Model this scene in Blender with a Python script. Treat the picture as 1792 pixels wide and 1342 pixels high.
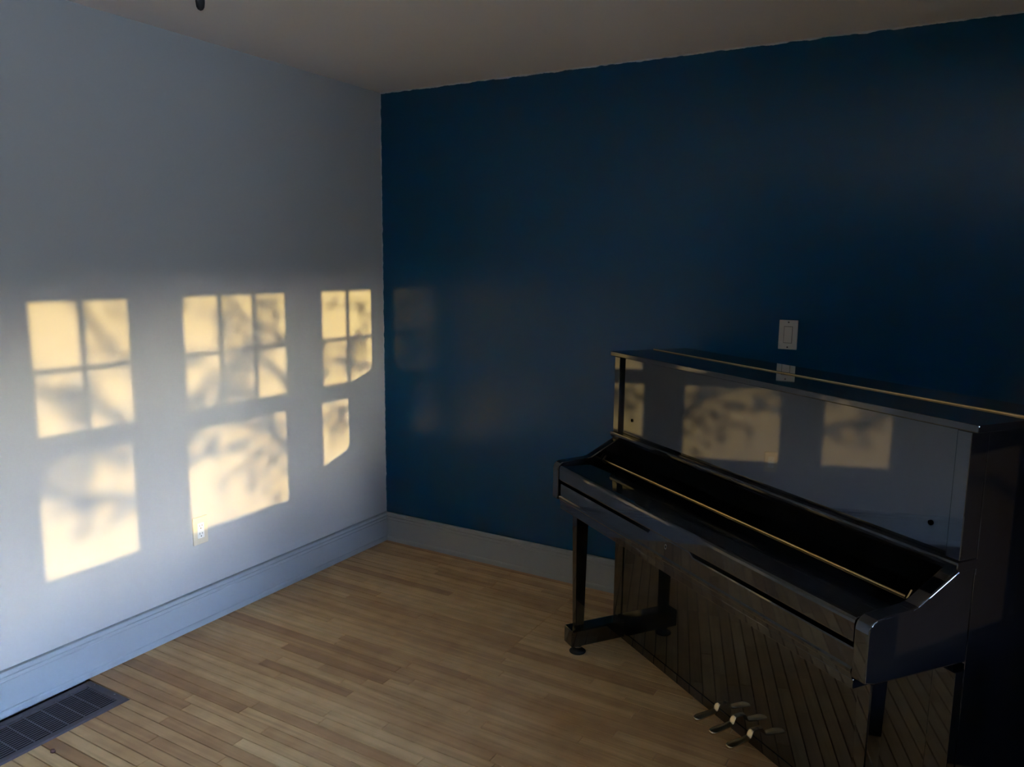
import bpy, bmesh, math, random
from mathutils import Vector, Matrix
D = bpy.data
SC = bpy.context.scene
for o in list(D.objects): D.objects.remove(o, do_unlink=True)
COL = SC.collection

# ------------------------------------------------------------------ camera, sky, sun, exposure
CAM = (2.7644, -3.3464, 1.5648); YAW, PITCH, ROLL, FPX = -0.5260, -0.1531, 0.0105, 1365.97
fwd = Vector((math.sin(YAW)*math.cos(PITCH), math.cos(YAW)*math.cos(PITCH), math.sin(PITCH)))
rgt = Vector((math.cos(YAW), -math.sin(YAW), 0)); upv = rgt.cross(fwd)
r2 = rgt*math.cos(ROLL) + upv*math.sin(ROLL); u2 = -rgt*math.sin(ROLL) + upv*math.cos(ROLL)
cd = D.cameras.new('camera'); cd.sensor_fit = 'HORIZONTAL'; cd.sensor_width = 36.0; cd.lens = FPX*36/1792
cd.clip_start = 0.02
cam = D.objects.new('camera', cd); COL.objects.link(cam)
cam.matrix_world = Matrix(((r2.x, u2.x, -fwd.x, CAM[0]), (r2.y, u2.y, -fwd.y, CAM[1]), (r2.z, u2.z, -fwd.z, CAM[2]), (0, 0, 0, 1)))
SC.camera = cam

SUN_K, SUN_M = 0.373, 0.104            # light travels along (-1, K, -M)
world = D.worlds.new('sky'); SC.world = world; world.use_nodes = True
nt = world.node_tree; nt.nodes.clear()
wo = nt.nodes.new('ShaderNodeOutputWorld'); bg = nt.nodes.new('ShaderNodeBackground')
tc = nt.nodes.new('ShaderNodeTexCoord'); sp = nt.nodes.new('ShaderNodeSeparateXYZ'); rp = nt.nodes.new('ShaderNodeValToRGB')
nt.links.new(tc.outputs['Generated'], sp.inputs[0]); nt.links.new(sp.outputs['Z'], rp.inputs[0])
nt.links.new(rp.outputs[0], bg.inputs[0]); nt.links.new(bg.outputs[0], wo.inputs[0])
el = rp.color_ramp.elements          # clear evening: pale warm glow low down, blue above
el[0].position = 0.0; el[0].color = (1.0, .90, .74, 1); el[1].position = 1.0; el[1].color = (.15, .25, .50, 1)
for p_, c_ in ((.125, (1.0, .97, .88)), (.165, (.60, .68, .80)), (.22, (.165, .26, .46)), (.40, (.21, .32, .57))):
    q = el.new(p_); q.color = (*c_, 1)
bg.inputs[1].default_value = 130.0
sd = D.lights.new('sun', 'SUN'); sd.energy = 4.1; sd.angle = 0.0042; sd.color = (1.0, 0.71, 0.25)
sun = D.objects.new('sun', sd); COL.objects.link(sun)
sun.rotation_euler = Vector((-1, SUN_K, -SUN_M)).to_track_quat('-Z', 'Y').to_euler()
sun.location = (20, -7, 6)
vs = SC.view_settings; vs.view_transform = 'Standard'; vs.look = 'None'; vs.gamma = 1.0; vs.use_curve_mapping = False
vs.exposure = 0.40
SC.cycles.use_denoising = True
SC.cycles.max_bounces = 14; SC.cycles.diffuse_bounces = 8; SC.cycles.glossy_bounces = 6; SC.cycles.transparent_max_bounces = 16
SC.cycles.sample_clamp_indirect = 6.0

# room size
RX, RY, RZ = 5.5, -7.4, 2.44
PI = math.pi

# ------------------------------------------------------------------ materials
def mat(name, col=(.5, .5, .5), rough=.5, metal=0.0, ior=1.5, spec=None, coat=0.0):
    m = D.materials.new(name); m.use_nodes = True
    b = m.node_tree.nodes['Principled BSDF']
    b.inputs['Base Color'].default_value = (*col, 1); b.inputs['Roughness'].default_value = rough
    b.inputs['Metallic'].default_value = metal; b.inputs['IOR'].default_value = ior
    if spec is not None: b.inputs['Specular IOR Level'].default_value = spec
    if coat: b.inputs['Coat Weight'].default_value = coat; b.inputs['Coat Roughness'].default_value = .04
    return m
def bs(m): return m.node_tree.nodes['Principled BSDF']
def N(m, t, **kw):
    n = m.node_tree.nodes.new(t)
    for k, v in kw.items(): setattr(n, k, v)
    return n
def L(m, a, b): m.node_tree.links.new(a, b)
def bumpy(m, scale, strength, dist=.001, detail=4):
    g = N(m, 'ShaderNodeNewGeometry'); t = N(m, 'ShaderNodeTexNoise'); b = N(m, 'ShaderNodeBump')
    t.inputs['Scale'].default_value = scale; t.inputs['Detail'].default_value = detail
    b.inputs['Strength'].default_value = strength; b.inputs['Distance'].default_value = dist
    L(m, g.outputs['Position'], t.inputs['Vector']); L(m, t.outputs[0], b.inputs['Height']); L(m, b.outputs[0], bs(m).inputs['Normal'])
    return t
M = {}
M['wall'] = mat('pale_wall_paint', (.475, .480, .458), .55)
M['umber'] = mat('added_dark_umber', (.085, .075, .065), .6)  # dark tone added on the unseen right wall to cut bounce light
M['charcoal'] = mat('added_dark_charcoal', (.018, .019, .022), .7, spec=.2)  # darkness added to unseen walls against stray bounce and reflections
M['ceil'] = mat('ceiling_paint', (.92, .89, .855), .8)
M['trim'] = mat('trim_paint', (.385, .425, .435), .35); bumpy(M['trim'], 60, .05)
M['win'] = mat('window_paint', (.72, .72, .70), .4)
# blue satin wall, the paint stopping a few millimetres short of the corner and the ceiling
m = M['blue'] = mat('teal_blue_satin_paint', (.0003, .047, .108), .22, spec=.4); bumpy(m, 140, .03)
g = N(m, 'ShaderNodeNewGeometry'); s = N(m, 'ShaderNodeSeparateXYZ'); L(m, g.outputs['Position'], s.inputs[0])
nz = N(m, 'ShaderNodeTexNoise'); nz.inputs['Scale'].default_value = 22; nz.inputs['Detail'].default_value = 5; L(m, g.outputs['Position'], nz.inputs['Vector'])
n5 = N(m, 'ShaderNodeMath', operation='MULTIPLY_ADD'); n5.inputs[1].default_value = .016; n5.inputs[2].default_value = -.002; L(m, nz.outputs[0], n5.inputs[0])
lx = N(m, 'ShaderNodeMath', operation='LESS_THAN'); L(m, s.outputs['X'], lx.inputs[0]); L(m, n5.outputs[0], lx.inputs[1])
tz = N(m, 'ShaderNodeMath', operation='SUBTRACT'); tz.inputs[0].default_value = RZ; L(m, s.outputs['Z'], tz.inputs[1])
lz = N(m, 'ShaderNodeMath', operation='LESS_THAN'); L(m, tz.outputs[0], lz.inputs[0]); L(m, n5.outputs[0], lz.inputs[1])
mx = N(m, 'ShaderNodeMath', operation='MAXIMUM'); L(m, lx.outputs[0], mx.inputs[0]); L(m, lz.outputs[0], mx.inputs[1])
mc = N(m, 'ShaderNodeMix', data_type='RGBA'); mc.inputs['A'].default_value = (.0003, .047, .108, 1); mc.inputs['B'].default_value = (.55, .57, .6, 1)
L(m, mx.outputs[0], mc.inputs['Factor']); L(m, mc.outputs['Result'], bs(m).inputs['Base Color'])
# varnished strip floor
m = M['wood'] = mat('varnished_strip_wood', (.4, .25, .13), .38)
g = N(m, 'ShaderNodeNewGeometry'); at = N(m, 'ShaderNodeAttribute', attribute_name='rnd')
mp = N(m, 'ShaderNodeVectorMath', operation='MULTIPLY'); mp.inputs[1].default_value = (2.0, 42, 42); L(m, g.outputs['Position'], mp.inputs[0])
of = N(m, 'ShaderNodeVectorMath', operation='MULTIPLY_ADD'); of.inputs[1].default_value = (37, 91, 13); L(m, at.outputs['Vector'], of.inputs[0]); L(m, mp.outputs[0], of.inputs[2])
g1 = N(m, 'ShaderNodeTexNoise'); g1.inputs['Scale'].default_value = 1.0; g1.inputs['Detail'].default_value = 6; g1.inputs['Distortion'].default_value = .8; L(m, of.outputs[0], g1.inputs['Vector'])
r1 = N(m, 'ShaderNodeValToRGB'); e = r1.color_ramp.elements; e[0].position = .28; e[0].color = (.74, .70, .66, 1); e[1].position = .62; e[1].color = (1, 1, 1, 1); L(m, g1.outputs[0], r1.inputs[0])
r0 = N(m, 'ShaderNodeValToRGB'); e = r0.color_ramp.elements
e[0].position = 0; e[0].color = (.33, .17, .072, 1); e[1].position = 1; e[1].color = (.92, .68, .35, 1)
for p_, c_ in ((.22, (.54, .325, .145)), (.5, (.69, .455, .21)), (.8, (.78, .55, .265))):
    q = e.new(p_); q.color = (*c_, 1)
L(m, at.outputs['Fac'], r0.inputs[0])
k1 = N(m, 'ShaderNodeTexNoise'); k1.inputs['Scale'].default_value = 9; k1.inputs['Detail'].default_value = 2; L(m, g.outputs['Position'], k1.inputs['Vector'])
kr = N(m, 'ShaderNodeValToRGB'); e = kr.color_ramp.elements; e[0].position = .25; e[0].color = (.82, .78, .76, 1); e[1].position = .6; e[1].color = (1, 1, 1, 1); L(m, k1.outputs[0], kr.inputs[0])
mu = N(m, 'ShaderNodeMix', data_type='RGBA', blend_type='MULTIPLY'); mu.inputs['Factor'].default_value = 1; L(m, r0.outputs[0], mu.inputs['A']); L(m, r1.outputs[0], mu.inputs['B'])
mu2 = N(m, 'ShaderNodeMix', data_type='RGBA', blend_type='MULTIPLY'); mu2.inputs['Factor'].default_value = 1; L(m, mu.outputs['Result'], mu2.inputs['A']); L(m, kr.outputs[0], mu2.inputs['B'])
L(m, mu2.outputs['Result'], bs(m).inputs['Base Color'])
M['sub'] = mat('dark_joint', (.035, .02, .012), .9)
M['black'] = mat('black_polished_lacquer', (.0025, .0025, .003), .03, ior=1.82)
M['brass'] = mat('brass', (.78, .56, .26), .22, 1.0)
M['pedal'] = mat('pale_brass', (.80, .68, .46), .25, 1.0)
M['steel'] = mat('polished_steel', (.7, .7, .7), .2, 1.0)
M['rubber'] = mat('black_rubber', (.006, .006, .006), .7, spec=.25)
M['matte_black'] = mat('black_gap', (.002, .002, .002), .95, spec=.0)
M['ivory'] = mat('ivory_plastic', (.64, .57, .42), .35)
M['white'] = mat('white_plastic', (.80, .79, .74), .3)
M['almond'] = mat('almond_plastic', (.72, .69, .62), .35)
M['gap'] = mat('painted_shadow_gap', (.13, .125, .11), .6)
M['slot'] = mat('dark_slot', (.02, .018, .015), .7)
M['vent'] = mat('dark_brown_enamel', (.085, .075, .085), .4)
M['duct_shade_plate'] = mat('duct_shade_black', (.006, .006, .006), .9)
M['seed'] = mat('brown_seed_husk', (.10, .045, .035), .6)
M['bark'] = mat('bark', (.10, .075, .055), .9); bumpy(M['bark'], 30, .6, .01)
M['leaf'] = mat('leaf', (.030, .036, .014), .7)
M['siding'] = mat('dark_siding', (.10, .10, .105), .8); M['slate'] = mat('slate', (.06, .06, .065), .8)
M['bounce_patio'] = mat('pale_bounce_patio', (.86, .76, .60), .9)
M['grass'] = mat('winter_lawn', (.035, .034, .018), .95)
m = M['glass'] = D.materials.new('window_glass'); m.use_nodes = True; m.node_tree.nodes.clear()
out = N(m, 'ShaderNodeOutputMaterial'); tr = N(m, 'ShaderNodeBsdfTransparent'); gl = N(m, 'ShaderNodeBsdfGlossy'); gl.inputs['Roughness'].default_value = .0
fr = N(m, 'ShaderNodeFresnel'); fr.inputs[0].default_value = 1.45; ms = N(m, 'ShaderNodeMixShader')
L(m, fr.outputs[0], ms.inputs[0]); L(m, tr.outputs[0], ms.inputs[1]); L(m, gl.outputs[0], ms.inputs[2]); L(m, ms.outputs[0], out.inputs[0])

# ------------------------------------------------------------------ mesh helpers
def obj(name, bm, m, parent=None, smooth=False):
    bmesh.ops.recalc_face_normals(bm, faces=bm.faces[:])
    me = D.meshes.new(name); bm.to_mesh(me); bm.free()
    me.materials.append(M[m] if isinstance(m, str) else m)
    if smooth:
        for p in me.polygons: p.use_smooth = True
    o = D.objects.new(name, me); COL.objects.link(o)
    if parent: o.parent = parent
    return o
def add_box(bm, x0, x1, y0, y1, z0, z1, bev=0, seg=2):
    t = bmesh.new()
    v = [t.verts.new((x, y, z)) for x in (x0, x1) for y in (y0, y1) for z in (z0, z1)]
    for f in ((0, 1, 3, 2), (4, 6, 7, 5), (0, 4, 5, 1), (2, 3, 7, 6), (0, 2, 6, 4), (1, 5, 7, 3)): t.faces.new([v[i] for i in f])
    bmesh.ops.recalc_face_normals(t, faces=t.faces[:])
    if bev: bmesh.ops.bevel(t, geom=t.edges[:], offset=bev, segments=seg, affect='EDGES', profile=.5)
    join(bm, t); return bm
def join(bm, t):
    mp = {v: bm.verts.new(v.co) for v in t.verts}
    for f in t.faces:
        try: bm.faces.new([mp[v] for v in f.verts])
        except ValueError: pass
    t.free()
def box(x0, x1, y0, y1, z0, z1, bev=0, seg=2): return add_box(bmesh.new(), x0, x1, y0, y1, z0, z1, bev, seg)
def add_prism(bm, prof, axis, a0, a1, bev=0, seg=2):
    """prof: 2-D outline in the plane across AXIS ('x': (y,z); 'y': (x,z); 'z': (x,y))"""
    t = bmesh.new()
    def P(p, a): return {'x': (a, p[0], p[1]), 'y': (p[0], a, p[1]), 'z': (p[0], p[1], a)}[axis]
    A = [t.verts.new(P(p, a0)) for p in prof]; B = [t.verts.new(P(p, a1)) for p in prof]; n = len(prof)
    fa = t.faces.new(A); fb = t.faces.new(B[::-1])
    for i in range(n): t.faces.new((A[i], B[i], B[(i+1) % n], A[(i+1) % n]))
    bmesh.ops.recalc_face_normals(t, faces=t.faces[:])
    if bev:
        ed = list({e for f in (fa, fb) for e in f.edges})
        bmesh.ops.bevel(t, geom=ed, offset=bev, segments=seg, affect='EDGES', profile=.5)
    join(bm, t); return bm
def prism(*a, **k): return add_prism(bmesh.new(), *a, **k)
def add_tube(bm, pts, rad, seg=10, caps=True):
    pts = [Vector(p) for p in pts]; rings = []
    if not isinstance(rad, (list, tuple)): rad = [rad]*len(pts)
    for i, p in enumerate(pts):
        d = (pts[min(i+1, len(pts)-1)]-pts[max(i-1, 0)]).normalized()
        a = d.orthogonal().normalized() if i == 0 else (rings_a - d*rings_a.dot(d)).normalized()
        rings_a = a; b = d.cross(a)
        rings.append([bm.verts.new(p + (a*math.cos(2*PI*j/seg)+b*math.sin(2*PI*j/seg))*rad[i]) for j in range(seg)])
    for i in range(len(rings)-1):
        for j in range(seg): bm.faces.new((rings[i][j], rings[i][(j+1) % seg], rings[i+1][(j+1) % seg], rings[i+1][j]))
    if caps: bm.faces.new(rings[0][::-1]); bm.faces.new(rings[-1])
    return bm
def tube(*a, **k): return add_tube(bmesh.new(), *a, **k)
def add_lathe(bm, prof, c=(0, 0, 0), seg=20, axis='z'):
    rings = []
    for r, z in prof:
        ring = []
        for j in range(seg):
            a = 2*PI*j/seg; x, y = r*math.cos(a), r*math.sin(a)
            co = (x, y, z) if axis == 'z' else ((x, z, y) if axis == 'y' else (z, x, y))
            ring.append(bm.verts.new((c[0]+co[0], c[1]+co[1], c[2]+co[2])))
        rings.append(ring)
    for i in range(len(rings)-1):
        for j in range(seg): bm.faces.new((rings[i][j], rings[i][(j+1) % seg], rings[i+1][(j+1) % seg], rings[i+1][j]))
    bm.faces.new(rings[0][::-1]); bm.faces.new(rings[-1])
    return bm
def lathe(*a, **k): return add_lathe(bmesh.new(), *a, **k)
def tag(o, label, cat, group=None):
    o['label'] = label; o['category'] = cat
    if group: o['group'] = group
    return o
def thing(name, label, cat, loc=(0, 0, 0), rz=0, group=None):
    o = D.objects.new(name, None); o.empty_display_size = .1; COL.objects.link(o)
    o.location = loc; o.rotation_euler = (0, 0, rz)
    return tag(o, label, cat, group)
def struct(o, label=None):
    o['kind'] = 'structure'
    if label: o['label'] = label
    return o

# ------------------------------------------------------------------ room shell
struct(obj('wall_left', box(-.12, 0, RY-.12, .12, -.02, RZ+.05), 'wall'), 'pale blue-grey painted wall catching the sunlit window shapes')
struct(obj('wall_back', box(0, RX+.15, 0, .12, -.02, RZ+.05), 'blue'), 'deep teal blue accent wall behind the piano')
struct(obj('ceiling', box(-.12, RX+.15, RY-.12, .12, RZ, RZ+.1), 'ceil'), 'plain off-white ceiling')
struct(obj('wall_front', box(-.12, RX+.15, RY-.12, RY, -.02, RZ+.05), 'charcoal'), 'unseen wall behind the photographer, kept charcoal to cut bounce light')
# added unseen return wall, keeps window light off the blue wall
struct(obj('wall_added_return', box(3.42, RX, -1.375, 0, 0, RZ), 'charcoal'), 'added charcoal return wall, unseen, blocking light right of the piano')

struct(obj('wall_added_half', box(3.14, 3.26, -2.2, -1.375, 0, .735), 'charcoal'), 'added low charcoal half wall, unseen, shading the floor')  # added unseen half wall, holds window light off the floor by the piano
# triple window in the right wall; outlines on the left wall, carried back along the sun's direction
def wy(y): return y - SUN_K*RX
def wz(z): return z + SUN_M*RX
GL0 = [(-1.912, -1.538), (-1.303, -.744), (-.508, -.128), (.120, .498)]     # glass, as lit on the left wall; last one added for the arm glint
ZL0, ZL1, ZU0, ZU1, ZMU = .424, .860, .952, 1.424, 1.180
oy0, oy1, oz0, oz1 = wy(GL0[0][0])-.075, wy(GL0[3][1])+.075, wz(ZL0)-.075, wz(ZU1)+.07
dy0, dy1, dz1 = -6.20, -4.62, 2.10                           # added unseen glass door behind the photographer, lets in fill light
bm = bmesh.new()
for a_, b_ in ((RY-.12, dy0), (dy1, oy0), (oy1, .12)): add_box(bm, RX, RX+.14, a_, b_, -.02, RZ+.05)
add_box(bm, RX, RX+.14, oy0, oy1, -.02, oz0); add_box(bm, RX, RX+.14, oy0, oy1, oz1, RZ+.05); add_box(bm, RX, RX+.14, dy0, dy1, dz1, RZ+.05)
struct(obj('wall_right', bm, 'umber'), 'wall kept dark umber to cut bounce, with three windows, an added fourth and an added glass door')
dr = D.objects.new('added_door_1', None); COL.objects.link(dr); struct(dr, 'added sliding glass door, unseen, letting in fill light')
bm = bmesh.new(); add_box(bm, RX, RX+.14, dy0, dy0+.05, 0, dz1); add_box(bm, RX, RX+.14, dy1-.05, dy1, 0, dz1); add_box(bm, RX, RX+.14, dy0, dy1, dz1-.05, dz1); add_box(bm, RX, RX+.14, dy0, dy1, -.02, .03)
obj('frame', bm, 'win', dr)
for k, (a_, b_) in enumerate(((dy0+.05, (dy0+dy1)/2+.03), ((dy0+dy1)/2-.03, dy1-.05))):
    x_ = RX+.03+.05*k; bm = bmesh.new()
    add_box(bm, x_, x_+.04, a_, a_+.06, .03, dz1-.05); add_box(bm, x_, x_+.04, b_-.06, b_, .03, dz1-.05); add_box(bm, x_, x_+.04, a_, b_, .03, .12); add_box(bm, x_, x_+.04, a_, b_, dz1-.12, dz1-.05)
    pnl = obj('sliding_panel', bm, 'win', dr)
    bm = bmesh.new(); bm.faces.new([bm.verts.new(c) for c in ((x_+.02, a_+.06, .12), (x_+.02, b_-.06, .12), (x_+.02, b_-.06, dz1-.12), (x_+.02, a_+.06, dz1-.12))]); obj('pane', bm, 'glass', pnl)
def sash(parent, name, y0, y1, z0, z1, xs, st, cols, rows, rail_b, rail_t):
    t = .034; bm = bmesh.new()
    add_box(bm, xs, xs+t, y0-st, y0, z0-rail_b, z1+rail_t); add_box(bm, xs, xs+t, y1, y1+st, z0-rail_b, z1+rail_t)
    add_box(bm, xs, xs+t, y0, y1, z0-rail_b, z0); add_box(bm, xs, xs+t, y0, y1, z1, z1+rail_t)
    s = obj(name, bm, 'win', parent)
    for y in [y0+(y1-y0)*i/cols for i in range(1, cols)]:
        obj('muntin', box(xs+.006, xs+.028, y-.0092, y+.0092, z0, z1), 'win', s)
    for z in rows: obj('muntin', box(xs+.007, xs+.027, y0, y1, z-.0092, z+.0092), 'win', s)
    ys = [y0+(y1-y0)*i/cols for i in range(cols+1)]; zs = [z0]+list(rows)+[z1]
    for i in range(cols):
        for j in range(len(zs)-1):
            bm = bmesh.new(); v = [bm.verts.new(c) for c in ((xs+.017, ys[i], zs[j]), (xs+.017, ys[i+1], zs[j]), (xs+.017, ys[i+1], zs[j+1]), (xs+.017, ys[i], zs[j+1]))]
            bm.faces.new(v); obj('pane', bm, 'glass', s)
def window_group(sh, first, where):
    GL = [(a+sh, b+sh) for a, b in GL0]; o0, o1 = oy0+sh, oy1+sh
    for i, (a, b) in enumerate(GL):
        y0, y1 = wy(a), wy(b); fr0 = o0 if i == 0 else (wy(GL[i-1][1])+y0)/2; fr1 = o1 if i == 3 else (y1+wy(GL[i+1][0]))/2
        w = D.objects.new('window_%d' % (first+i), None); COL.objects.link(w); w.location = (0, 0, 0)
        struct(w, ['two-over-one sash window, far side of the ', 'three-over-one middle sash window of the ', 'two-over-one sash window, third in the ', 'added unseen two-over-one sash window beside the return wall, in the '][i]+where)
        bm = bmesh.new(); c0 = .03 if i == 0 else .052; c1 = .03 if i == 3 else .052
        add_box(bm, RX, RX+.14, fr0, fr0+c0, oz0, oz1); add_box(bm, RX, RX+.14, fr1-c1, fr1, oz0, oz1)
        add_box(bm, RX, RX+.14, fr0, fr1, oz0, oz0+.022); add_box(bm, RX, RX+.14, fr0, fr1, oz1-.022, oz1)
        obj('frame', bm, 'win', w)
        obj('sill', box(RX-.05, RX+.02, fr0, fr1, oz0-.03, oz0-.0005), 'win', w)
        st0 = y0-fr0-c0
        sash(w, 'upper_sash', y0, y1, wz(ZU0), wz(ZU1), RX+.075, .052, 3 if i == 1 else 2, [wz(ZMU)], .040, .050)
        sash(w, 'lower_sash', y0, y1, wz(ZL0), wz(ZL1), RX+.038, .052, 1, [], .055, .055)
window_group(0, 1, 'row facing the piano')

# baseboards: moulded profile with cap, two grooves and a shoe
BB = [(0, 0), (.0225, 0), (.0225, .018), (.0205, .024), (.0185, .0255), (.0175, .0275), (.0175, .1225), (.0155, .125), (.0155, .127), (.0185, .1295), (.0185, .1395), (.014, .142), (.014, .145), (.0205, .148), (.0205, .157), (.0175, .161), (0, .161)]
struct(obj('baseboard_left', prism(BB, 'y', RY, 0), 'trim'), 'tall grey-blue baseboard along the pale wall')
struct(obj('baseboard_back', prism([(-x, z) for x, z in BB], 'x', .0225, 3.42), 'trim'), 'tall grey baseboard along the blue wall')
struct(obj('baseboard_front', prism([(RY+x, z) for x, z in BB], 'x', .0225, RX), 'trim'))
struct(obj('baseboard_right', prism([(RX-x, z) for x, z in BB], 'y', dy1, -1.375), 'trim'))

# ------------------------------------------------------------------ strip floor, every board its own piece
floor = struct(obj('floor', box(-.12, RX+.15, RY-.12, .12, -.10, -.018), 'sub'), 'narrow honey-coloured strip wood floor')
rng = random.Random(11)
PITCH_, NR = .0455, int(7.4/.0455)+1
FIX = [(5, .87), (9, .749), (13, .458), (14, .815), (15, .351), (16, 1.888), (18, 1.287), (19, .782), (21, 1.55), (22, .601), (23, .988), (24, 2.017), (24, .972), (25, 1.074), (26, .456),
       (26, 1.362), (27, .701), (27, .92), (28, .847), (29, .476), (30, .61), (31, .716), (33, 1.387), (36, .839), (37, .493), (39, .498), (40, .844), (3, 1.10), (4, .86), (8, .45), (11, .30), (20, .45)]
TONE = {(22, .601): .95, (21, .3): .18, (40, .844): .1, (25, 1.074): .2, (29, .476): .35}
VX = .262; VY0, VY1 = -1.795, -2.60
boards = []
for r in range(NR):
    y1 = -.003 - r*PITCH_; y0 = max(y1-PITCH_, RY)
    if y1 <= RY: break
    cuts = sorted(x for k, x in FIX if k == r)
    if r < 18: cuts.append(1.26)
    cuts = sorted(cuts)
    x = 0.0; xs = [0.0]
    ends = cuts + [RX]
    for c in ends:
        x = xs[-1]
        while c - x > 1.35 or (c - x > .8 and rng.random() < .35 and c - x > .8):
            x += rng.uniform(.38, min(1.15, c-x-.28)); xs.append(x)
            if c - x < .65: break
        xs.append(c)
    for a, b in zip(xs, xs[1:]):
        if b-a < .01: continue
        ty = (y0+y1)/2
        if VY1-.02 < ty < VY0+.02:
            if b <= VX+.03: continue
            a = max(a, VX)
        tone = rng.random()
        for (tr_, tx), tv in TONE.items():
            if tr_ == r and abs(b-tx) < .02: tone = tv
        boards.append((a, b, y0, y1, tone))
def board_bm(bm, a, b, y0, y1, dz, lay, tone, rn):
    g = .0017; c = .0006
    a += g*.6; b -= g*.6; y0 += g; y1 -= g
    vs_ = [bm.verts.new(p) for p in ((a, y0, -.018), (b, y0, -.018), (b, y1, -.018), (a, y1, -.018), (a, y0, dz-c), (b, y0, dz-c), (b, y1, dz-c), (a, y1, dz-c),
                                     (a+c, y0+c, dz), (b-c, y0+c, dz), (b-c, y1-c, dz), (a+c, y1-c, dz))]
    for f in ((0, 1, 5, 4), (1, 2, 6, 5), (2, 3, 7, 6), (3, 0, 4, 7), (4, 5, 9, 8), (5, 6, 10, 9), (6, 7, 11, 10), (7, 4, 8, 11), (8, 9, 10, 11)):
        bm.faces.new([vs_[i] for i in f])
    for v in vs_: v[lay] = (tone, rn, rn*.37)
def floor_visible_key(bd):
    a, b, y0, y1, t = bd
    cx, cy = min(max(1.1, a), b), (y0+y1)/2
    if y1 < -2.25: return 1e6 - y1
    return (b > 3.0)*1e5*(a > 2.2) + math.hypot(cx-CAM[0], cy-CAM[1]) + (5 if a > 2.1 else 0)
boards.sort(key=floor_visible_key)
rest = bmesh.new(); rlay = rest.verts.layers.float_vector.new('rnd')
for i, (a, b, y0, y1, tone) in enumerate(boards):
    dz = rng.uniform(-.0004, 0)
    if i < 300:
        bm = bmesh.new(); lay = bm.verts.layers.float_vector.new('rnd')
        board_bm(bm, a, b, y0, y1, dz, lay, tone, rng.random()); obj('floor_board', bm, 'wood', floor)
    else: board_bm(rest, a, b, y0, y1, dz, rlay, tone, rng.random())
fr_ = obj('floor_boards_far', rest, 'wood', floor); fr_['kind'] = 'stuff'

# ------------------------------------------------------------------ upright piano
pn = thing('upright_piano', 'black polished upright piano with closed lid standing askew before the blue wall', 'piano', (1.3976, -.6629, 0), -.6242)
W = 1.53
for x0, x1 in ((0, .032), (W-.032, W)):
    obj('side_panel', box(x0, x1, .331, .615, .045, 1.199, .0025), 'black', pn)
obj('back_frame', box(.034, W-.034, .56, .61, .06, 1.19), 'matte_black', pn)
lid = obj('lid', box(-.020, W+.020, .460, .632, 1.200, 1.2185, .003, 3), 'black', pn)
obj('front_flap', box(-.020, W+.020, .262, .4585, 1.200, 1.2185, .003, 3), 'black', lid)
obj('lid_hinge', tube([(-.004, .4605, 1.2188), (W+.004, .4605, 1.2188)], .0042, 8), 'brass', lid)['label'] = 'long brass piano hinge across the lid'
for x0, x1 in ((0, .037), (W-.037, W)):
    obj('pilaster', box(x0, x1, .272, .329, .893, 1.199, .002), 'black', pn)
up = obj('upper_panel', box(.0415, W-.0415, .286, .305, .893, 1.198, .002), 'black', pn)
for x in (.118, W-.092):
    obj('knob', lathe([(.0066, 0), (.0066, -.0022), (.005, -.0034), (.0015, -.0038)], (x, .286, .957), 16, 'y'), 'matte_black', up, True)
obj('panel_block', prism([(.325, .891), (.435, .891), (.42, .897), (.34, .898)], 'y', .277, .2855), 'matte_black', up)  # small black block at the foot of the upper panel
rail = obj('panel_rail', prism([(.263, .876), (.261, .880), (.261, .888), (.263, .892), (.270, .8925), (.285, .8925), (.330, .8925), (.330, .868), (.268, .868)], 'x', -.004, W+.004, bev=.002), 'black', pn)
# arms (key blocks) with the rounded nose and the slope up to the rail
ARM = [(.001, .648), (0, .655), (0, .764), (.0015, .774), (.006, .784), (.013, .791), (.023, .7955), (.135, .8015), (.150, .8045), (.163, .811), (.283, .873), (.290, .8755), (.3295, .8755), (.3295, .632), (.03, .640)]
for x0, x1 in ((0, .041), (W-.041, W)):
    obj('arm', prism(ARM, 'x', x0, x1, bev=.0048, seg=8), 'black', pn)
# fallboard: front lip, flat top, raised back
FB = [(.010, .726), (.006, .7275), (.005, .731), (.005, .772), (.007, .779), (.012, .7838), (.020, .7855), (.196, .7885), (.206, .790), (.266, .7985), (.330, .7985), (.330, .740), (.05, .735), (.03, .727)]
obj('rail_shade_strip', box(.0415, W-.0415, .276, .29, .79, .868), 'matte_black', pn)  # matte black strip put in for the shade under the rail
fb = obj('fallboard', prism(FB, 'x', .0455, W-.0455, bev=.0015), 'black', pn)
obj('fallboard_hinge', tube([(.052, .2005, .7905), (W-.075, .2005, .7905)], .0034, 8), 'brass', fb)['label'] = 'thin brass hinge rod along the closed fallboard'
for x in (.047, W-.070):
    obj('hinge_end', prism([(.196, .789), (.204, .789), (.216, .806), (.210, .808)], 'x', x, x+.004), 'brass', fb)
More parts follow.
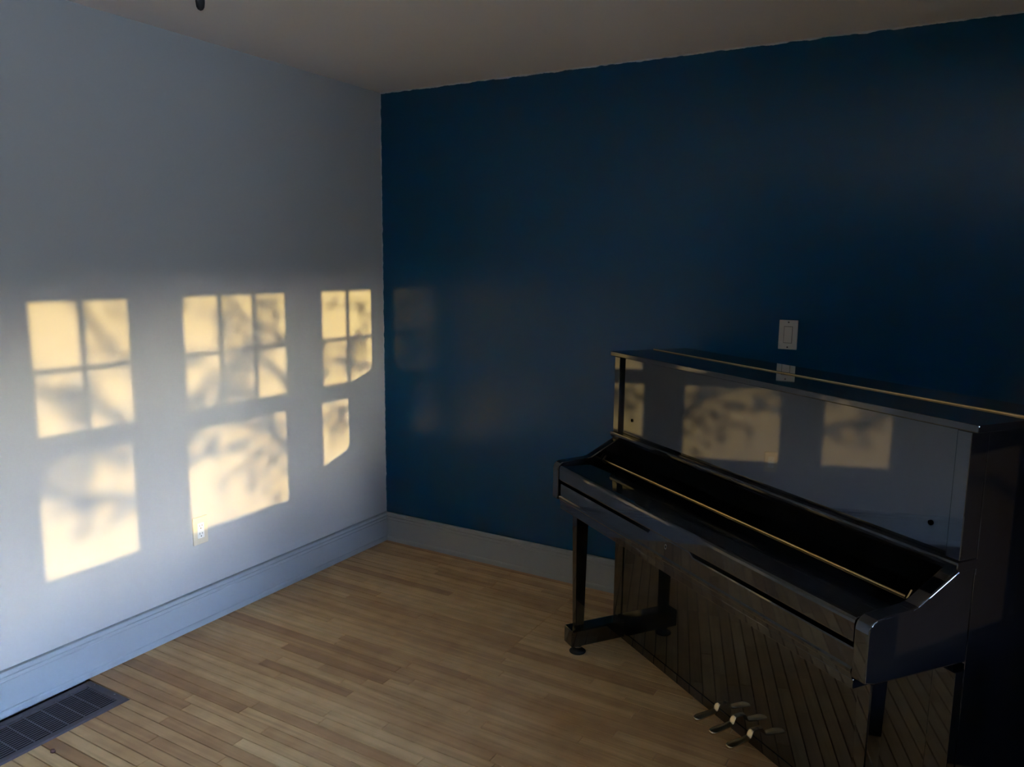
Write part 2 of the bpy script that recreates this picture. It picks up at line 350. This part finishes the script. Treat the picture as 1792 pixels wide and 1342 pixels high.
# key slip with the long finger recesses either side of the lock tongue
def slip_prof(top): return [(.030, .636), (.010, .636), (.010, .648), (.006, .650), (.0045, .654), (.0045, .661), (.007, .664), (.009, .666), (.009, top-.004), (.0105, top), (.030, top)]
ks = bmesh.new()
add_prism(ks, slip_prof(.712), 'x', .0455, .655); add_prism(ks, slip_prof(.7240), 'x', .668, .872); add_prism(ks, slip_prof(.712), 'x', .892, W-.0455)
def slope(xa, ta, xb, tb):
    A = slip_prof(ta); B = slip_prof(tb)
    va = [ks.verts.new((xa, *p)) for p in A]; vb = [ks.verts.new((xb, *p)) for p in B]
    for i in range(len(A)): ks.faces.new((va[i], vb[i], vb[(i+1) % len(A)], va[(i+1) % len(A)]))
slope(.655, .712, .668, .7240); slope(.872, .7240, .892, .712)
slip = obj('key_slip', ks, 'black', pn)
bm = bmesh.new()
pts = []
for j in range(20):
    a = 2*PI*j/20; rr = .0045 if math.sin(a) > 0 else .0045
    pts.append((.757+.0048*math.cos(a), .0086, .699+.0075*math.sin(a)))
add_tube(bm, pts+[pts[0]], .0010, 6, False); obj('keyhole_ring', bm, 'steel', slip, True)
obj('keyhole', lathe([(.0035, 0), (.0035, -.0006)], (.757, .0090, .699), 12, 'y'), 'matte_black', slip)
obj('finger_recess', box(.0455, W-.0455, .024, .034, .700, .735), 'matte_black', pn)
obj('key_bed', box(.043, W-.043, .012, .329, .612, .6355, .002), 'black', pn)
# lower case
for x0, x1 in ((0, .060), (W-.060, W)):
    obj('lower_pilaster', box(x0, x1, .300, .329, .022, .611, .002), 'black', pn)
low = obj('lower_panel', box(.063, W-.063, .3045, .322, .0525, .606, .002), 'black', pn)
obj('plinth', box(.063, W-.063, .302, .329, .018, .0522, .001), 'black', pn)
for sx in (0, 1):
    def X(x): return x if not sx else W-x
    def bx2(xa, xb, *a, **k):
        xa, xb = X(xa), X(xb); return box(min(xa, xb), max(xa, xb), *a, **k)
    bm = bmesh.new(); T = [(X(.040), .070), (X(.082), .070), (X(.082), .124), (X(.040), .124)]; B_ = [(X(.048), .078), (X(.078), .078), (X(.078), .116), (X(.048), .116)]
    vt = [bm.verts.new((*p, .612)) for p in T]; vb = [bm.verts.new((*p, .1095)) for p in B_]
    bm.faces.new(vt); bm.faces.new(vb[::-1])
    for i in range(4): bm.faces.new((vt[i], vb[i], vb[(i+1) % 4], vt[(i+1) % 4]))
    bmesh.ops.recalc_face_normals(bm, faces=bm.faces[:])
    bmesh.ops.bevel(bm, geom=bm.edges[:], offset=.003, segments=2, affect='EDGES')
    obj('leg', bm, 'black', pn)
    obj('toe_block', bx2(.030, .100, .050, .2975, .038, .110, .006, 3), 'black', pn)
    cst = obj('castor', lathe([(.012, .0385), (.012, .030), (.017, .029), (.017, .020), (.010, .019)], (X(.066), .095, 0), 16), 'steel', pn, True)
    obj('castor_fork', box(X(.066)-.013, X(.066)+.013, .086, .104, .012, .030, .002), 'steel', cst)
    obj('castor_cup', lathe([(.033, .0005), (.034, .004), (.026, .010), (.020, .014), (.018, .019), (.009, .019)], (X(.066), .095, 0), 22), 'rubber', cst, True)
def pedal(x):
    # rows across the blade: y, z, half width
    rows = [(.318, .087, .008), (.291, .087, .009), (.284, .085, .0105), (.279, .075, .0115), (.274, .0645, .012), (.262, .0615, .0128), (.245, .060, .0138), (.228, .0585, .0150), (.212, .057, .0160), (.202, .0555, .0155), (.195, .054, .0135), (.190, .0525, .0095), (.188, .0515, .0045)]
    bm = bmesh.new(); R = []
    for y, z, h in rows:
        t = .005
        R.append([bm.verts.new((x+u*h, y, z+dz)) for u, dz in ((-1, -t), (1, -t), (1, -.0008), (.86, .0006), (0, .0016), (-.86, .0006), (-1, -.0008))])
    n = 7
    for i in range(len(R)-1):
        for j in range(n): bm.faces.new((R[i][j], R[i][(j+1) % n], R[i+1][(j+1) % n], R[i+1][j]))
    bm.faces.new(R[0]); bm.faces.new(R[-1][::-1])
    p = obj('pedal', bm, 'pedal', pn, True)
    p['label'] = 'brass pedal with rounded toe'
for x in (.713, .796, .880): pedal(x)

# ------------------------------------------------------------------ wall plates
sw = thing('light_switch', 'pale rocker light switch plate on the blue wall above the piano', 'light switch', (2.135, 0, 1.285))
obj('plate', box(-.037, .037, -.0062, -.0002, -.0603, .0603, .0022, 3), 'almond', sw)
obj('rocker_shade_gap', box(-.0172, .0172, -.0066, -.0058, -.0345, .0345), 'gap', sw)  # dark sheet paints the shade in the seam round the rocker
bm = bmesh.new(); add_prism(bm, [(-.0064, -.0328), (-.0108, -.0322), (-.0078, 0), (-.0090, .0322), (-.0064, .0328)], 'x', -.0154, .0154, bev=.0006); obj('rocker', bm, 'almond', sw)
for z in (-.0512, .0512): obj('screw', lathe([(.0032, -.0058), (.0032, -.0068), (.0022, -.0073)], (0, 0, z), 12, 'y'), 'slot', sw)
ol = thing('wall_outlet', 'ivory plate with white twin socket low on the pale wall', 'outlet', (0, -1.239, .419))
obj('plate', box(.0002, .0062, -.037, .037, -.0603, .0603, .0022, 3), 'ivory', ol)
ins = obj('socket_insert', box(.0058, .0085, -.0168, .0168, -.0335, .0335, .0012), 'white', ol)
for zc in (-.0178, .0168):
    for y, h in ((-.0062, .0042), (.0062, .0034)): obj('slot', box(.0083, .0088, y-.0011, y+.0011, zc+.002-h+.0035, zc+.002+h+.0035), 'slot', ins)
    obj('ground_hole', lathe([(.0026, .0083), (.0026, .0088)], (0, 0, zc-.0065), 12, 'x'), 'slot', ins)

# ------------------------------------------------------------------ floor register
X0, X1, Y0, Y1 = .043, .284, -1.783, -2.62
vt = thing('floor_register', 'dark brown metal floor register with fine slots beside the baseboard', 'floor register', ((X0+X1)/2, (Y0+Y1)/2, 0))
hx, hy, f = (X1-X0)/2, (Y0-Y1)/2, .030
bm = bmesh.new()
outer = [(-hx, -hy, .0005), (hx, -hy, .0005), (hx, hy, .0005), (-hx, hy, .0005)]; top = [(-hx+.006, -hy+.006, .0055), (hx-.006, -hy+.006, .0055), (hx-.006, hy-.006, .0055), (-hx+.006, hy-.006, .0055)]
inn = [(-hx+f, -hy+f, .0048), (hx-f, -hy+f, .0048), (hx-f, hy-f, .0048), (-hx+f, hy-f, .0048)]; low_ = [(a, b, -.006) for a, b, c in inn]
V = [[bm.verts.new(p) for p in ring] for ring in (outer, top, inn, low_)]
for k in range(3):
    for i in range(4): bm.faces.new((V[k][i], V[k][(i+1) % 4], V[k+1][(i+1) % 4], V[k+1][i]))
obj('frame', bm, 'vent', vt)
bm = bmesh.new(); nb = 15; wx = 2*(hx-f)
for i in range(1, nb): x = -hx+f+wx*i/nb; add_box(bm, x-.0019, x+.0019, -hy+f, hy-f, .0020, .0036)
o = obj('fine_bars', bm, 'vent', vt); o['kind'] = 'stuff'
y = hy-f-.062
while y > -hy+f+.02:
    obj('cross_bar', box(-hx+f, hx-f, y-.0014, y+.0014, .0012, .0040), 'vent', vt); y -= .056
obj('duct_shade_plate', box(-hx+f-.01, hx-f+.008, -hy+f-.01, hy-f+.01, -.0176, -.0165), 'duct_shade_plate', vt)  # flat black plate stands in for the darkness down the shaft
for yy in (hy-.014, ):
    for xx in (-hx+.05, hx-.07): obj('screw', lathe([(.0035, .0050), (.0035, .0062), (.002, .0066)], (xx, yy, 0), 10), 'steel', vt)

# seed husk lying by the register
bm = bmesh.new(); bmesh.ops.create_icosphere(bm, subdivisions=2, radius=.0085)
for v in bm.verts: v.co = Vector((v.co.x*1.05, v.co.y*.85, v.co.z*.8)) * (1+.14*math.sin(v.co.x*700)*math.cos(v.co.y*500)); v.co.z += .0066
o = obj('seed_husk', bm, 'seed', None, True); o.location = (.356, -2.100, 0); tag(o, 'small brown seed husk on the floor beside the register', 'seed husk')

# pull knob hanging at the top edge of the picture
pc = thing('ceiling_pull', 'black rounded pull knob hanging from the ceiling at the top edge', 'pull cord', (1.570, -2.379, 1.992))
obj('knob', lathe([(.0012, .000), (.0045, .0018), (.0068, .006), (.0078, .014), (.0078, .030), (.006, .042), (.0025, .050)], (0, 0, 0), 18), 'rubber', pc, True)
obj('cord', tube([(0, 0, .049), (0, 0, RZ-1.992-.012)], .0012, 6), 'rubber', pc, True)
obj('ceiling_mount', lathe([(.006, RZ-1.992-.018), (.018, RZ-1.992-.012), (.024, RZ-1.992-.0005)], (0, 0, 0), 18), 'rubber', pc, True)

# ------------------------------------------------------------------ garden outside the windows
GZ = -.6
struct(obj('ground', box(RX+.16, 140, -130, 90, GZ-.2, GZ), 'grass'), 'lawn outside the windows')
struct(obj('bounce_patio', box(RX+.16, RX+6, -16, 10, GZ, GZ+.03), 'bounce_patio'), 'added pale paving, unseen, bouncing light in through the windows')  # added pale paving, bounces sky light up to the ceiling
def at_sun(y, z, t): return (t, y-SUN_K*t, z+SUN_M*t)       # the point whose shadow falls at (y, z) on the pale wall
rt = random.Random(5)
def leaf(bm, c, s):
    d = Vector((rt.gauss(0, 1), rt.gauss(0, 1), rt.gauss(0, 1))).normalized(); a = d.orthogonal().normalized(); b = d.cross(a)
    c = Vector(c); bm.faces.new([bm.verts.new(c+a*(s*u)+b*(s*.55*v)) for u, v in ((-1, 0), (-.2, -1), (1, 0), (-.2, 1))])
def tree(name, label, ty, t, limbs, blobs):
    base = at_sun(ty, 0, t); root = thing(name, label, 'tree', (base[0], base[1], GZ), 0, 'bare garden trees outside the windows')
    off = Vector((base[0], base[1], GZ))
    def lp(y, z, dt=0): return Vector(at_sun(y, z, t+dt)) - off
    zt = 2.6
    bm = bmesh.new(); add_tube(bm, [(0, 0, 0), lp(ty+.01, .2), lp(ty-.01, 1.0), lp(ty+.015, 1.7), lp(ty, zt)], [.10, .085, .072, .055, .02], 10); obj('trunk', bm, 'bark', root, True)
    for pts, r in limbs:
        P = [lp(y, z, rt.uniform(-.3, .3)) for y, z in pts]; obj('branch', tube(P, [r*(1-.75*i/(len(P)-1)) for i in range(len(P))], 7), 'bark', root, True)
    bm = bmesh.new(); tw = bmesh.new()
    for yc, zc, ry, rz, cov, ls in blobs:
        A = 4*ry*rz; n = int(-math.log(1-cov)*A/(ls*ls*.55))
        for _ in range(n):
            leaf(bm, lp(yc+rt.uniform(-ry, ry), zc+rt.uniform(-rz, rz), rt.uniform(-1.2, 1.2)), ls*rt.uniform(.6, 1.4))
        for _ in range(max(2, n//14)):
            y, z = yc+rt.uniform(-ry, ry), zc+rt.uniform(-rz, rz); a = rt.uniform(0, PI); d = rt.uniform(-.8, .8); l = min(ry, rz)*.9
            add_tube(tw, [lp(y-l*math.cos(a), z-l*math.sin(a), d), lp(y, z+.02, d), lp(y+l*math.cos(a), z+l*math.sin(a), d)], [.006, .005, .003], 5)
    o = obj('leaves', bm, 'leaf', root); o['kind'] = 'stuff'
    o = obj('twigs', tw, 'bark', root); o['kind'] = 'stuff'
    return root
tree('garden_tree', 'slender tree outside whose branches shade the window nearest the camera', -1.42, 15.0,
     [([(-1.42, 1.1), (-1.55, 1.20), (-1.66, 1.33), (-1.75, 1.5)], .022), ([(-1.42, .75), (-1.56, .95), (-1.72, 1.08), (-1.95, 1.12)], .03), ([(-1.42, 1.0), (-1.54, 1.14), (-1.75, 1.155)], .014), ([(-1.42, .55), (-1.6, .66), (-1.8, .70), (-2.0, .84)], .03)],
     [(-1.62, 1.31, .09, .10, .28, .035), (-1.80, 1.075, .11, .07, .55, .05), (-1.70, 1.02, .09, .05, .6, .045), (-1.60, 1.0, .05, .03, .6, .04), (-1.75, .80, .20, .07, .72, .05), (-1.80, .70, .13, .05, .35, .045), (-1.68, .60, .10, .06, .22, .04)])
tree('garden_tree', 'slender tree outside whose branches shade the middle window', -.635, 13.0,
     [([(-.635, .9), (-.8, 1.08), (-.98, 1.16), (-1.35, 1.20)], .026), ([(-.635, 1.1), (-.78, 1.25), (-.95, 1.3), (-1.1, 1.5)], .018), ([(-.635, .6), (-.85, .80), (-1.05, .86), (-1.35, .93)], .03), ([(-.635, .5), (-.8, .62), (-.9, .74)], .015)],
     [(-1.02, 1.31, .09, .10, .42, .032), (-.82, 1.30, .08, .11, .45, .032), (-.88, 1.18, .16, .04, .5, .035), (-1.02, 1.06, .08, .08, .72, .04), (-1.2, 1.06, .10, .09, .35, .035), (-1.10, .97, .20, .03, .75, .045), (-.80, 1.08, .06, .05, .25, .03), (-1.02, .79, .28, .07, .5, .042), (-.86, .66, .11, .07, .35, .032), (-1.05, .60, .12, .06, .25, .03), (-1.15, 1.33, .12, .08, .10, .03), (-.95, .5, .2, .06, .12, .03)])
tree('garden_tree', 'slender tree outside whose branches shade the window by the blue wall', .02, 11.5,
     [([(.02, .9), (-.15, 1.02), (-.35, 1.05), (-.55, 1.10)], .02), ([(.02, .65), (-.2, .78), (-.4, .82), (-.5, .90)], .018), ([(.02, 1.2), (-.2, 1.33), (-.5, 1.34)], .008)],
     [(-.32, 1.07, .19, .09, .38, .032), (-.22, 1.10, .08, .07, .35, .03), (-.32, 1.34, .18, .04, .12, .026), (-.40, .78, .10, .06, .45, .032), (-.36, .70, .06, .05, .35, .03), (-.17, 1.25, .05, .06, .15, .028)])
cn = thing('added_conifer', 'added dense dark conifer, unseen, blocking sun from the added door', 'tree', (*at_sun(-3.55, 0, 15.0)[:2], GZ))  # added unseen conifer, keeps the low sun out of the glass door
obj('trunk', tube([(0, 0, 0), (0, 0, 1.2)], .14, 10), 'bark', cn)
bm = bmesh.new(); rc = random.Random(8)
for k in range(9):
    z0 = .5+k*.62; r_ = 1.12*(1-.085*k); ring = [bm.verts.new((r_*(1+.12*rc.uniform(-1, 1))*math.cos(2*PI*j/22), r_*(1+.12*rc.uniform(-1, 1))*math.sin(2*PI*j/22), z0+rc.uniform(-.06, .06))) for j in range(22)]
    tip = bm.verts.new((0, 0, z0+1.25))
    for j in range(22): bm.faces.new((ring[j], ring[(j+1) % 22], tip))
    bm.faces.new(ring[::-1])
o = obj('foliage', bm, 'leaf', cn)
# added unseen tree line: its top cuts the sky just under the sun
hb = bmesh.new(); rh = random.Random(3); NX = 220; prev = None
for i in range(NX+1):
    y = -130+200*i/NX; h = 8.35+.45*rh.random()+.3*math.sin(i*.7)
    if y < -42: h += min(5, (-42-y)*.35)
    if y > -18: h += min(3, (y+18)*.2)
    ring = [hb.verts.new((x+rh.uniform(-.2, .2), y, z)) for x, z in ((79, GZ), (78.7, GZ+h*.5), (79, GZ+h*.85), (80, GZ+h), (81, GZ+h*.85), (81.3, GZ+h*.5), (81, GZ))]
    if prev:
        for j in range(6): hb.faces.new((prev[j], prev[j+1], ring[j+1], ring[j]))
    prev = ring
tag(obj('added_tree_belt', hb, 'leaf'), 'added long belt of dark trees, unseen, cutting off the low sky light', 'added tree belt')
# added unseen house beside the sun's path, blocks sky light
hs = thing('added_house', 'added gabled dark clapboard house, unseen, blocking sky light', 'house', (25, -25.5, GZ))
obj('walls', box(-6, 6, -7.5, 7.5, 0, 5.6), 'siding', hs)
obj('roof', prism([(-6.5, 5.5), (0, 9.2), (6.5, 5.5), (6.5, 5.7), (0, 9.45), (-6.5, 5.7)], 'y', -8, 8), 'slate', hs)
obj('gable', prism([(-6, 5.6), (6, 5.6), (0, 9.15)], 'y', 7.3, 7.45), 'siding', hs)
for yy in (-5, -1, 3):
    for zz in (1.0, 3.6):
        w_ = obj('house_window', box(-6.06, -6.0, yy, yy+1.1, zz, zz+1.5), 'win', hs)
        obj('house_pane', box(-6.075, -6.061, yy+.08, yy+1.02, zz+.08, zz+1.42), 'slot', w_)
